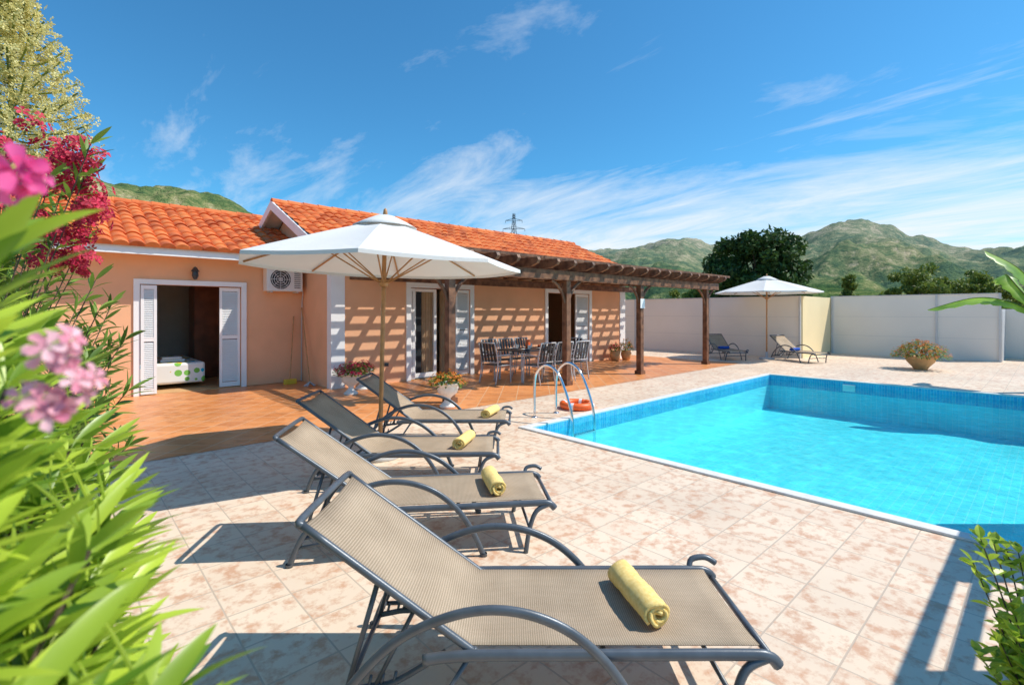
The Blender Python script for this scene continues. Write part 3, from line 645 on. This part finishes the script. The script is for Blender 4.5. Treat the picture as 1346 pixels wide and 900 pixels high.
# ---------------------------------------------------------------- potted flowers
def potted(name, pos, kind, rf, hf, nf, fm):
    e = empty(name, pos); g = Geo()
    if kind == 'urn':
        g.lathe([(0.0, 0.0), (0.13, 0.0), (0.14, 0.04), (0.10, 0.07), (0.055, 0.12), (0.05, 0.16), (0.09, 0.20), (0.16, 0.25), (0.19, 0.34), (0.185, 0.38), (0.22, 0.41), (0.23, 0.43), (0.20, 0.43), (0.17, 0.38), (0.0, 0.37)], n=28); top = 0.38; m = 'urn'
    elif kind == 'bowl':
        g.lathe([(0.0, 0.0), (0.15, 0.0), (0.17, 0.03), (0.2, 0.08), (0.32, 0.22), (0.36, 0.32), (0.40, 0.34), (0.40, 0.38), (0.34, 0.38), (0.32, 0.33), (0.0, 0.32)], n=32); top = 0.33; m = 'clay'
    else:
        g.lathe([(0.0, 0.0), (0.12, 0.0), (0.17, 0.14), (0.18, 0.24), (0.15, 0.30), (0.17, 0.33), (0.14, 0.33), (0.0, 0.30)], n=24); top = 0.3; m = 'clay'
    g.build('pot', m, e, smooth=True)
    g = Geo(); g2 = Geo()
    for i in range(nf):
        a = random.random()*6.28; el = math.acos(random.random()); r = rf*random.uniform(0.55, 1.0)
        c = Vector((r*math.cos(a)*math.sin(el), r*math.sin(a)*math.sin(el), top+hf*math.cos(el)*random.uniform(0.6, 1.0)))
        g.leaf(c, (math.cos(a), math.sin(a), random.uniform(-0.3, 0.9)), (0, 0, 1), random.uniform(0.06, 0.1), 0.045, 3)
        if random.random() < 0.45: g2.flower(c+Vector((math.cos(a), math.sin(a), 1.2))*0.04, (math.cos(a)*0.7, math.sin(a)*0.7, 0.8), random.uniform(0.022, 0.035), 5)
    for i in range(14):
        a = random.random()*6.28; g.tube([(0, 0, top-0.02), (rf*0.6*math.cos(a), rf*0.6*math.sin(a), top+hf*0.6)], 0.005, 4)
    g.build('foliage', 'leafmid', e); g2.build('blossoms', fm, e)
potted('flower_urn', (4.95, 7.05, 0.004), 'urn', 0.30, 0.22, 260, 'forange')
potted('flower_urn', (4.30, 9.45, 0.004), 'urn', 0.34, 0.25, 280, 'red')
potted('flower_urn', (4.75, 9.9, 0.004), 'urn', 0.26, 0.2, 200, 'red')
potted('flower_bowl', (18.3, 2.55, 0.0), 'bowl', 0.68, 0.50, 900, 'forange')
potted('clay_pot', (13.9, 10.0, 0.004), 'pot', 0.2, 0.3, 120, 'red'); potted('clay_pot', (14.4, 9.9, 0.004), 'pot', 0.26, 0.4, 160, 'forange')

# ---------------------------------------------------------------- boundary wall
bw = empty('boundary_wall', (0, 0, 0)); g = Geo(); T = 2.2
g.box(19.5, 19.58, 6.05, 13.6, 0, T)
g.box(22.9, 22.98, 1.15, 6.0, 0, T+0.05); g.box(24.6, 24.68, -6, 1.15, 0, 1.75)
g.build('panels', 'panel', bw)
g = Geo(); g.box(19.58, 22.98, 6.0, 6.05, 0, T+0.02); g.build('return_panel', 'panelbeige', bw)
g = Geo()
for y in (6.07, 9.45, 12.9): g.box(19.45, 19.5, y-0.03, y+0.03, 0, T+0.02)
for y in (1.15, 2.75, 5.95): g.box(22.85, 22.9, y-0.03, y+0.03, 0, T+0.07)
g.box(19.47, 19.60, 6.05, 13.6, T, T+0.03); g.box(22.87, 23.0, 1.15, 6.0, T+0.05, T+0.08); g.box(22.98, 24.6, 1.10, 1.15, 0, 1.75)
for z in (0.74, 1.47):
    g.box(19.494, 19.499, 6.1, 13.6, z, z+0.008); g.box(22.894, 22.899, 1.2, 5.9, z, z+0.008)
g.build('posts_and_cap', 'greypost', bw)

# unseen timber fence, added beyond the right edge to shade deck and pool
fn = empty('added_shade_fence', (0, 0, 0)); g = Geo()
x = 2.7
while x < 9.3:
    g.box(x-0.05, x+0.05, -0.72, -0.62, 0.0, 2.05); x += 1.3
for z, h in ((2.0, 0.09), (1.72, 0.09), (1.3, 0.12), (0.9, 0.12), (0.5, 0.12)): g.box(2.6, 5.3, -0.62, -0.595, z-h, z+h*0.4)
for k in range(11): g.box(5.3, 9.3, -0.62, -0.595, 0.12+k*0.175, 0.28+k*0.175)
g.build('slats', 'wood', fn)

# ---------------------------------------------------------------- foliage
def leafcloud(g, centers, radii, per, size, flat=0.8):
    for c, r in zip(centers, radii):
        n = int(per)
        q = np.random.normal(0, 1, (n, 3)); q /= np.linalg.norm(q, axis=1)[:, None]
        q *= (np.random.rand(n, 1)**0.45)*r; q[:, 2] *= flat; q += np.array(c)
        d = np.random.normal(0, 1, (n, 3)); d /= np.linalg.norm(d, axis=1)[:, None]
        u = np.cross(d, np.random.normal(0, 1, (n, 3))); u /= np.linalg.norm(u, axis=1)[:, None]
        s = size*np.random.uniform(0.6, 1.3, (n, 1))
        a = q-d*s; b = q+u*s*0.45; e = q+d*s; f = q-u*s*0.45
        o = len(g.v)
        arr = np.stack([a, b, e, f], 1).reshape(-1, 3)
        g.v += [tuple(v) for v in arr.tolist()]; g.f += [(o+4*i, o+4*i+1, o+4*i+2, o+4*i+3) for i in range(n)]
def tree(name, pos, crownc, crownr, nclump, per, size, m, trunk_r=0.25, clump=0.28, shape='round'):
    e = empty(name, pos); g = Geo(); C = Vector(crownc); cs = []; rs = []
    for i in range(nclump):
        while True:
            q = Vector([random.uniform(-1, 1) for _ in range(3)])
            if shape == 'cone':
                w = 1-(q.z+1)/2*0.9
                if math.hypot(q.x, q.y) < w: break
            elif 0.35 < q.length < 1: break
        p = Vector((C.x+q.x*crownr[0], C.y+q.y*crownr[1], C.z+q.z*crownr[2])); cs.append(p); rs.append(random.uniform(0.6, 1.25)*clump*min(crownr))
    leafcloud(g, cs, rs, per, size); g.build('crown', m, e)
    g = Geo(); top = Vector((C.x*0.6, C.y*0.6, C.z))
    g.tube(smooth_path([(0, 0, -0.1), (C.x*0.1+0.05, 0.05, C.z*0.4), top], 4), trunk_r, 8, trunk_r*0.4)
    for p in cs[::max(1, nclump//12)]:
        st = top*random.uniform(0.45, 0.9); g.tube(smooth_path([st, (st+p)/2+Vector((0, 0, 0.2)), p], 3), trunk_r*0.3, 5, trunk_r*0.06)
    g.build('trunk', 'bark', e, smooth=True)
tree('broadleaf_tree', P(18.0, 36.0, -0.03), (0, 0, 4.5), (3.3, 3.3, 3.3), 130, 200, 0.19, 'leafdark', 0.3, 0.26)
tree('young_conifer', P(24.5, 36.0, -0.03), (0, 0, 2.6), (1.0, 1.0, 2.5), 65, 130, 0.12, 'leaflight', 0.1, 0.36, 'cone')
tree('olive_tree', P(33.5, 40.0, -0.03), (0, 0, 3.2), (3.8, 3.0, 2.1), 85, 190, 0.15, 'leaflight', 0.22, 0.26)
tree('olive_tree', P(38.5, 41.0, -0.03), (0, 0, 2.9), (3.0, 3.0, 2.0), 60, 190, 0.15, 'leaflight', 0.22, 0.28)
tree('olive_tree', P(14.5, 40.0, -0.03), (0, 0, 2.2), (2.2, 2.2, 1.4), 50, 150, 0.17, 'leaflight', 0.2, 0.32)
g = Geo(); cs = []; rs = []
for i in range(230):
    d = random.uniform(60, 210); a = random.uniform(0.02, 1.25)
    cs.append(P(d*a, d, random.uniform(0.3, 2.0)*(0.6+d/220))); rs.append(random.uniform(1.2, 3.0)*(0.7+d/200))
leafcloud(g, cs, rs, 70, 0.5, 0.8); g.build('distant_tree_line', 'leafdark')

# hills
prof = [(-900, 150), (-300, 215), (0, 215), (95, 197), (150, 172), (200, 164), (250, 160), (300, 147), (345, 124), (420, 100), (520, 70), (640, 55), (780, 79), (850, 86), (898, 95), (935, 84), (1000, 86), (1060, 97), (1130, 113), (1180, 104), (1260, 84), (1346, 88), (1700, 70), (3000, 60)]
px_ = [p[0] for p in prof]; py_ = [p[1] for p in prof]
g = Geo(); NA = 620; NR = 54; vs = []; fs = []
for i in range(NA+1):
    a = math.radians(-72+144*i/NA); px = 673+650*math.tan(a)
    el = np.interp(px, px_, py_)/650*math.cos(a)
    rc = float(np.interp(px, [345, 700], [620, 1650]))
    for j in range(NR+1):
        t = j/NR*1.2; r = 150+(rc-150)*t
        s = min(t, 1)
        sh = s*s*(3-2*s)*0.6+0.4*s**2.2
        if t > 1: sh = 1-(t-1)*1.6
        p = P(r*math.sin(a), r*math.cos(a)); k = 1.0/(rc*0.12)
        nz = noise.fractal((p.x*k, p.y*k, 0.3), 0.8, 2.1, 7)
        rg = abs(noise.noise((p.x*k*0.8+5, p.y*k*0.8, 1.3)))+0.4*abs(noise.noise((p.x*k*2.1, p.y*k*2.1, 4.3)))
        z = el*rc*sh + rc*0.018*nz*(min(s*3, 1)) - rc*0.045*rg*math.sin(math.pi*min(s, 1))
        if t <= 0.01: z = -1
        vs.append((p.x, p.y, z))
for i in range(NA):
    for j in range(NR): o = i*(NR+1)+j; fs.append((o, o+NR+1, o+NR+2, o+1))
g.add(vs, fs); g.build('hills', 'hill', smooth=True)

# pylon
py = empty('electricity_pylon', P(0.6, 160, 6)); g = Geo(); Hh = 27.5
def at(z): return 2.6*(1-z/Hh)**1.3+0.25
zs = [0, 5, 10, 14, 17.5, 20.5, 23, 25.2, Hh]
for s1 in (-1, 1):
    for s2 in (-1, 1): g.tube([(s1*at(z), s2*at(z), z) for z in zs], 0.09, 4)
for a, b in zip(zs[:-1], zs[1:]):
    for s in (-1, 1):
        g.tube([(-at(a), s*at(a), a), (at(b), s*at(b), b)], 0.06, 4); g.tube([(at(a), s*at(a), a), (-at(b), s*at(b), b)], 0.06, 4)
        g.tube([(s*at(a), -at(a), a), (s*at(b), at(b), b)], 0.06, 4); g.tube([(s*at(a), at(a), a), (s*at(b), -at(b), b)], 0.06, 4)
for z, w in ((19.5, 3.0), (22.5, 2.5), (25.2, 1.9)):
    for s in (-1, 1): g.tube([(0, 0, z+0.7), (s*w, -s*w, z)], 0.07, 4); g.tube([(0, 0, z), (s*w, -s*w, z)], 0.07, 4); g.tube([(s*w, -s*w, z), (s*w, -s*w, z-0.8)], 0.08, 4)
g.build('lattice', 'metal', py)

# banana plant
bn = empty('banana_plant', (14.9, 0.0, 0)); g = Geo(); gs = Geo(); gs2 = Geo()
gs.tube([(0, 0, 0), (0.03, 0, 0.8), (0, 0.02, 1.5)], 0.13, 10, 0.07); gs.build('stem', 'leafmid', bn, smooth=True)
def bleaf(pts, W):
    p = smooth_path(pts, 9); n = len(p); vs = []
    for i, c in enumerate(p):
        t = i/(n-1); T = (p[min(i+1, n-1)]-p[max(i-1, 0)]).normalized(); side = T.cross(Vector((0, 0, 1))).normalized(); up = side.cross(T)
        w = W*(0.04 if t < 0.12 else math.sin(math.pi*min(1, (t-0.08)/0.92))**0.5)*(1+0.12*math.sin(i*2.1)); w = max(w, 0.02)
        vs += [c-side*w-up*w*0.6, c, c+side*w-up*w*0.6]
    fs = []
    for i in range(n-1): o = 3*i; fs += [(o, o+1, o+4, o+3), (o+1, o+2, o+5, o+4)]
    g.add(vs, fs); gs2.tube(p, 0.02, 6, 0.004)
bleaf([(0, 0, 1.4), (0.0, 0.55, 1.84), (0.0, 1.15, 1.96), (0.0, 1.95, 1.70)], 0.24)
bleaf([(0, 0, 1.4), (0.0, 0.2, 2.1), (0.0, 0.5, 2.6), (0.0, 0.98, 2.98)], 0.24)
bleaf([(0, 0, 1.4), (0.5, 0.5, 2.2), (0.8, 0.7, 2.5), (1.3, 0.8, 2.3)], 0.2)
bleaf([(0, 0, 1.4), (0.1, -0.5, 2.2), (0.3, -1.1, 2.5), (0.3, -1.7, 2.1)], 0.2)
g.build('leaves', 'banana', bn, smooth=True); gs2.build('midribs', 'leaflight', bn, smooth=True)

# shrub lower right
sh = empty('laurel_shrub', (2.50, -0.02, 0)); g = Geo(); gt = Geo()
for i in range(34):
    a = random.uniform(0, 6.28); r = random.uniform(0.05, 0.28); tip = Vector((r*math.cos(a)*1.3, r*math.sin(a), random.uniform(0.30, 0.66)))
    if i < 4: tip = Vector((0.05+0.1*i, 0.20-0.03*i, 0.80-0.04*i))
    path = smooth_path([(random.uniform(-0.05, 0.05), random.uniform(-0.05, 0.05), 0), tip*0.5+Vector((0, 0, 0.05)), tip], 7); gt.tube(path, 0.005, 5, 0.002)
    for k in range(4, len(path)):
        for q in range(3):
            b = random.uniform(0, 6.28); g.leaf(path[k], (math.cos(b), math.sin(b), random.uniform(0.2, 1.3)), (0, 0, 1), random.uniform(0.05, 0.08), 0.030, 4, 0.15, 0.3)
g.build('leaves', 'leaf', sh); gt.build('twigs', 'bark', sh)

# oleander hedge
def oleander(name, stems, fl, lm='leaf', lsize=(0.11, 0.165), start=0.42, wid=(0.020, 0.028)):
    e = empty(name, (0, 0, 0)); g = Geo(); gt = Geo()
    for base, tip in stems:
        base = Vector(base); tip = Vector(tip)
        path = smooth_path([base, base*0.55+tip*0.45+Vector((random.uniform(-.05, .02), random.uniform(-.05, .05), 0.1)), tip], 10); gt.tube(path, 0.006, 6, 0.003)
        n = len(path)
        for k in range(int(n*start), n):
            T = (path[min(k+1, n-1)]-path[k-1]).normalized(); o1 = T.orthogonal().normalized(); o2 = T.cross(o1); ph = k*1.05+random.random()*0.4
            for q in range(3):
                b = ph+q*2.094; out = o1*math.cos(b)+o2*math.sin(b); up = 0.9 if k < n-2 else 1.7
                g.leaf(path[k], out+T*up*random.uniform(0.5, 1.1), T-out*0.3, random.uniform(*lsize), random.uniform(*wid), 7, random.uniform(0.05, 0.28), 0.18, 0.85)
    g.build('leaves', lm, e, smooth=True); gt.build('stems', 'bark', e)
    for m, lst, r in fl:
        gf = Geo()
        for c, n, sp in lst:
            for i in range(n):
                d = Vector([random.gauss(0, 1) for _ in range(3)]).normalized(); gf.flower(Vector(c)+d*sp*random.uniform(0.4, 1), d+Vector((0.3, -0.6, 0.3)), r*random.uniform(0.8, 1.2))
        gf.build('blossoms', m, e, smooth=True)
stems = []
for i in range(185):     # front row, leaning out over the deck
    y = 0.62+random.random()**1.3*1.3
    z = random.uniform(0.75, 1.58)
    lim = 0.06 if z < 1.40 else -0.03
    x = random.uniform(-0.22, lim)*(0.7+0.3*y)+(0.05 if z < 1.3 else 0)
    if y < 0.80 and z > 1.42: z -= 0.17
    stems.append((((-0.45 if z > 1.2 else -0.32)+random.uniform(-.2, .1), y+random.uniform(-0.2, 0.1), 0.0), (x, y, z)))
for i in range(50):
    y = random.uniform(1.0, 3.0); z = random.uniform(1.35, 1.85); x = random.uniform(-0.32, -0.06)*(0.5+0.5*y)
    stems.append(((-0.5+random.uniform(-.2, .1), y, 0.0), (x, y, z)))
for i in range(3):
    stems.append(((-0.4, 0.70, 0), (-0.085+0.012*i, 0.74+0.03*i, 1.66+0.02*i)))
oleander('pink_oleander_bush', stems, [('magenta', [((-0.028, 0.62, 1.775), 6, 0.018)], 0.019), ('pink', [((-0.006, 0.60, 1.617), 8, 0.020), ((0.008, 0.60, 1.582), 9, 0.020), ((-0.016, 0.61, 1.572), 6, 0.018), ((0.0, 0.60, 1.558), 4, 0.012)], 0.0125)], lsize=(0.11, 0.18))
stems = []; rl = []
for i in range(80):
    y = random.uniform(3.4, 5.2); x = random.uniform(-0.7, 0.16); z = random.uniform(0.8, 2.7)
    stems.append(((-0.5, y, 0), (x, y+random.uniform(-.2, .2), z)))
for i in range(26): stems.append(((-0.3, 3.8, 0), (random.uniform(0.05, 0.36), random.uniform(3.4, 5.0), random.uniform(0.6, 1.75))))
for i in range(34): rl.append(((random.uniform(-0.10, 0.17), random.uniform(3.5, 3.9), random.uniform(1.9, 2.62)), 15, 0.09))
for i in range(9): rl.append(((random.uniform(-0.3, -0.05), random.uniform(3.5, 4.3), random.uniform(2.1, 2.7)), 12, 0.09))
oleander('red_oleander_bush', stems, [('red', rl, 0.025)], 'leafmid', (0.12, 0.18))
pe = empty('yucca_plume', (-0.36, 5.1, 0)); g = Geo(); gt = Geo()
gt.tube([(0, 0, 0), (0.05, 0, 1.6), (0.1, 0, 3.0), (0.12, 0, 3.95)], 0.03, 8, 0.01)
for k in range(80):
    z = 2.75+k*0.0145; a = k*2.4; L = 0.42*(1-(k/80)**1.5)+0.06
    p = smooth_path([(0.1, 0, z), (0.1+L*0.6*math.cos(a), L*0.6*math.sin(a), z+0.05), (0.1+L*math.cos(a), L*math.sin(a), z+0.16)], 4); gt.tube(p, 0.006, 4)
    for q in range(50):
        c = p[random.randrange(2, len(p))]+Vector([random.uniform(-.05, .05) for _ in range(3)]); g.flower(c, (random.uniform(-1, 1), random.uniform(-1, 1), random.uniform(-1, 1)), 0.022, 4)
g.build('blossoms', 'plume', pe); gt.build('stalk', 'leaflight', pe)
g = Geo()
for k in range(70): a = k*2.4; g.leaf((0, 0, 1.2+k*0.015), (math.cos(a), math.sin(a), 0.7), (0, 0, 1), 0.7, 0.06, 6, 0.3, 0.3)
g.build('sword_leaves', 'leafmid', pe)

# ---------------------------------------------------------------- light, sky, camera
EL = math.radians(52); AZ = BA
S = Vector((math.cos(EL)*math.cos(AZ), math.cos(EL)*math.sin(AZ), math.sin(EL)))
sd = bpy.data.lights.new('sun', 'SUN'); sd.energy = 5.0; sd.angle = math.radians(0.5); sd.color = (1.0, 0.94, 0.85)
so = bpy.data.objects.new('sun', sd); sc.collection.objects.link(so); so.rotation_euler = (-S).to_track_quat('-Z', 'Y').to_euler(); so.location = (0, 0, 30)

w = bpy.data.worlds.new('World'); sc.world = w; w.use_nodes = True; nt = w.node_tree
bg = nt.nodes['Background']
sky = N(nt, 'ShaderNodeTexSky', sky_type='NISHITA'); sky.sun_disc = False; sky.sun_elevation = EL; sky.sun_rotation = math.radians(90)-AZ; sky.altitude = 100; sky.air_density = 1.0; sky.dust_density = 0.3; sky.ozone_density = 2.0
tint = N(nt, 'ShaderNodeMix', data_type='RGBA', blend_type='MULTIPLY'); tint.inputs['Factor'].default_value = 1; tint.inputs['B'].default_value = (0.36, 0.92, 1.15, 1)
nt.links.new(sky.outputs[0], tint.inputs['A'])
tc = N(nt, 'ShaderNodeTexCoord'); sp = N(nt, 'ShaderNodeSeparateXYZ'); nt.links.new(tc.outputs['Generated'], sp.inputs[0])
za = N(nt, 'ShaderNodeMath', operation='ADD'); za.inputs[1].default_value = 0.12; nt.links.new(sp.outputs['Z'], za.inputs[0])
zm = N(nt, 'ShaderNodeMath', operation='MAXIMUM'); zm.inputs[1].default_value = 0.03; nt.links.new(za.outputs[0], zm.inputs[0])
dx = N(nt, 'ShaderNodeMath', operation='DIVIDE'); dy = N(nt, 'ShaderNodeMath', operation='DIVIDE')
nt.links.new(sp.outputs['X'], dx.inputs[0]); nt.links.new(zm.outputs[0], dx.inputs[1]); nt.links.new(sp.outputs['Y'], dy.inputs[0]); nt.links.new(zm.outputs[0], dy.inputs[1])
cb = N(nt, 'ShaderNodeCombineXYZ'); nt.links.new(dx.outputs[0], cb.inputs[0]); nt.links.new(dy.outputs[0], cb.inputs[1])
mp = N(nt, 'ShaderNodeMapping'); mp.inputs['Rotation'].default_value = (0, 0, math.radians(-48)); mp.inputs['Scale'].default_value = (1.6, 0.55, 1); mp.inputs['Location'].default_value = (2.3, 5.4, 0)
nt.links.new(cb.outputs[0], mp.inputs[0])
nz = N(nt, 'ShaderNodeTexNoise'); nz.inputs['Scale'].default_value = 1.5; nz.inputs['Detail'].default_value = 7; nz.inputs['Roughness'].default_value = 0.66; nz.inputs['Distortion'].default_value = 0.5
nt.links.new(mp.outputs[0], nz.inputs['Vector'])
hz = N(nt, 'ShaderNodeMapRange'); hz.interpolation_type = 'SMOOTHSTEP'; hz.inputs['From Min'].default_value = 0.10; hz.inputs['From Max'].default_value = 0.31; hz.inputs['To Min'].default_value = 0.36; hz.inputs['To Max'].default_value = 0.0
nt.links.new(sp.outputs['Z'], hz.inputs['Value'])
dt = N(nt, 'ShaderNodeVectorMath', operation='DOT_PRODUCT'); dt.inputs[1].default_value = (1.0, -0.05, 0); nt.links.new(tc.outputs['Generated'], dt.inputs[0])
az_ = N(nt, 'ShaderNodeMapRange'); az_.inputs['From Min'].default_value = 0.2; az_.inputs['From Max'].default_value = 0.72; az_.inputs['To Min'].default_value = 0.15; az_.inputs['To Max'].default_value = 1.0
nt.links.new(dt.outputs['Value'], az_.inputs['Value'])
hm = N(nt, 'ShaderNodeMath', operation='MULTIPLY'); nt.links.new(hz.outputs[0], hm.inputs[0]); nt.links.new(az_.outputs[0], hm.inputs[1])
ad = N(nt, 'ShaderNodeMath', operation='ADD'); nt.links.new(nz.outputs['Fac'], ad.inputs[0]); nt.links.new(hm.outputs[0], ad.inputs[1])
hi = N(nt, 'ShaderNodeMapRange'); hi.inputs['From Min'].default_value = 0.28; hi.inputs['From Max'].default_value = 0.5; hi.inputs['To Min'].default_value = 0.0; hi.inputs['To Max'].default_value = -0.10
nt.links.new(sp.outputs['Z'], hi.inputs['Value'])
ad2 = N(nt, 'ShaderNodeMath', operation='ADD'); nt.links.new(ad.outputs[0], ad2.inputs[0]); nt.links.new(hi.outputs[0], ad2.inputs[1])
rp = N(nt, 'ShaderNodeValToRGB'); rp.color_ramp.elements[0].position = 0.50; rp.color_ramp.elements[0].color = (0, 0, 0, 1); rp.color_ramp.elements[1].position = 0.95; rp.color_ramp.elements[1].color = (0.92, 0.92, 0.92, 1)
nt.links.new(ad2.outputs[0], rp.inputs['Fac'])
mx = N(nt, 'ShaderNodeMix', data_type='RGBA'); nt.links.new(rp.outputs['Color'], mx.inputs['Factor']); nt.links.new(tint.outputs['Result'], mx.inputs['A']); mx.inputs['B'].default_value = (6.2, 6.5, 6.8, 1)
nt.links.new(mx.outputs['Result'], bg.inputs['Color']); bg.inputs['Strength'].default_value = 0.15

cd = bpy.data.cameras.new('camera'); cam = bpy.data.objects.new('camera', cd); sc.collection.objects.link(cam); sc.camera = cam
cam.location = (0, 0, 1.65); cam.rotation_euler = (math.radians(90), 0, math.atan2(FWD.y, FWD.x)-math.pi/2)
cd.sensor_width = 36; cd.lens = 36*650/1346; cd.shift_y = -40/1346; cd.clip_start = 0.05; cd.clip_end = 8000
cd.dof.use_dof = True; cd.dof.focus_distance = 4.5; cd.dof.aperture_fstop = 3.2
sc.view_settings.view_transform = 'Standard'; sc.view_settings.look = 'None'; sc.view_settings.exposure = 0; sc.view_settings.gamma = 1
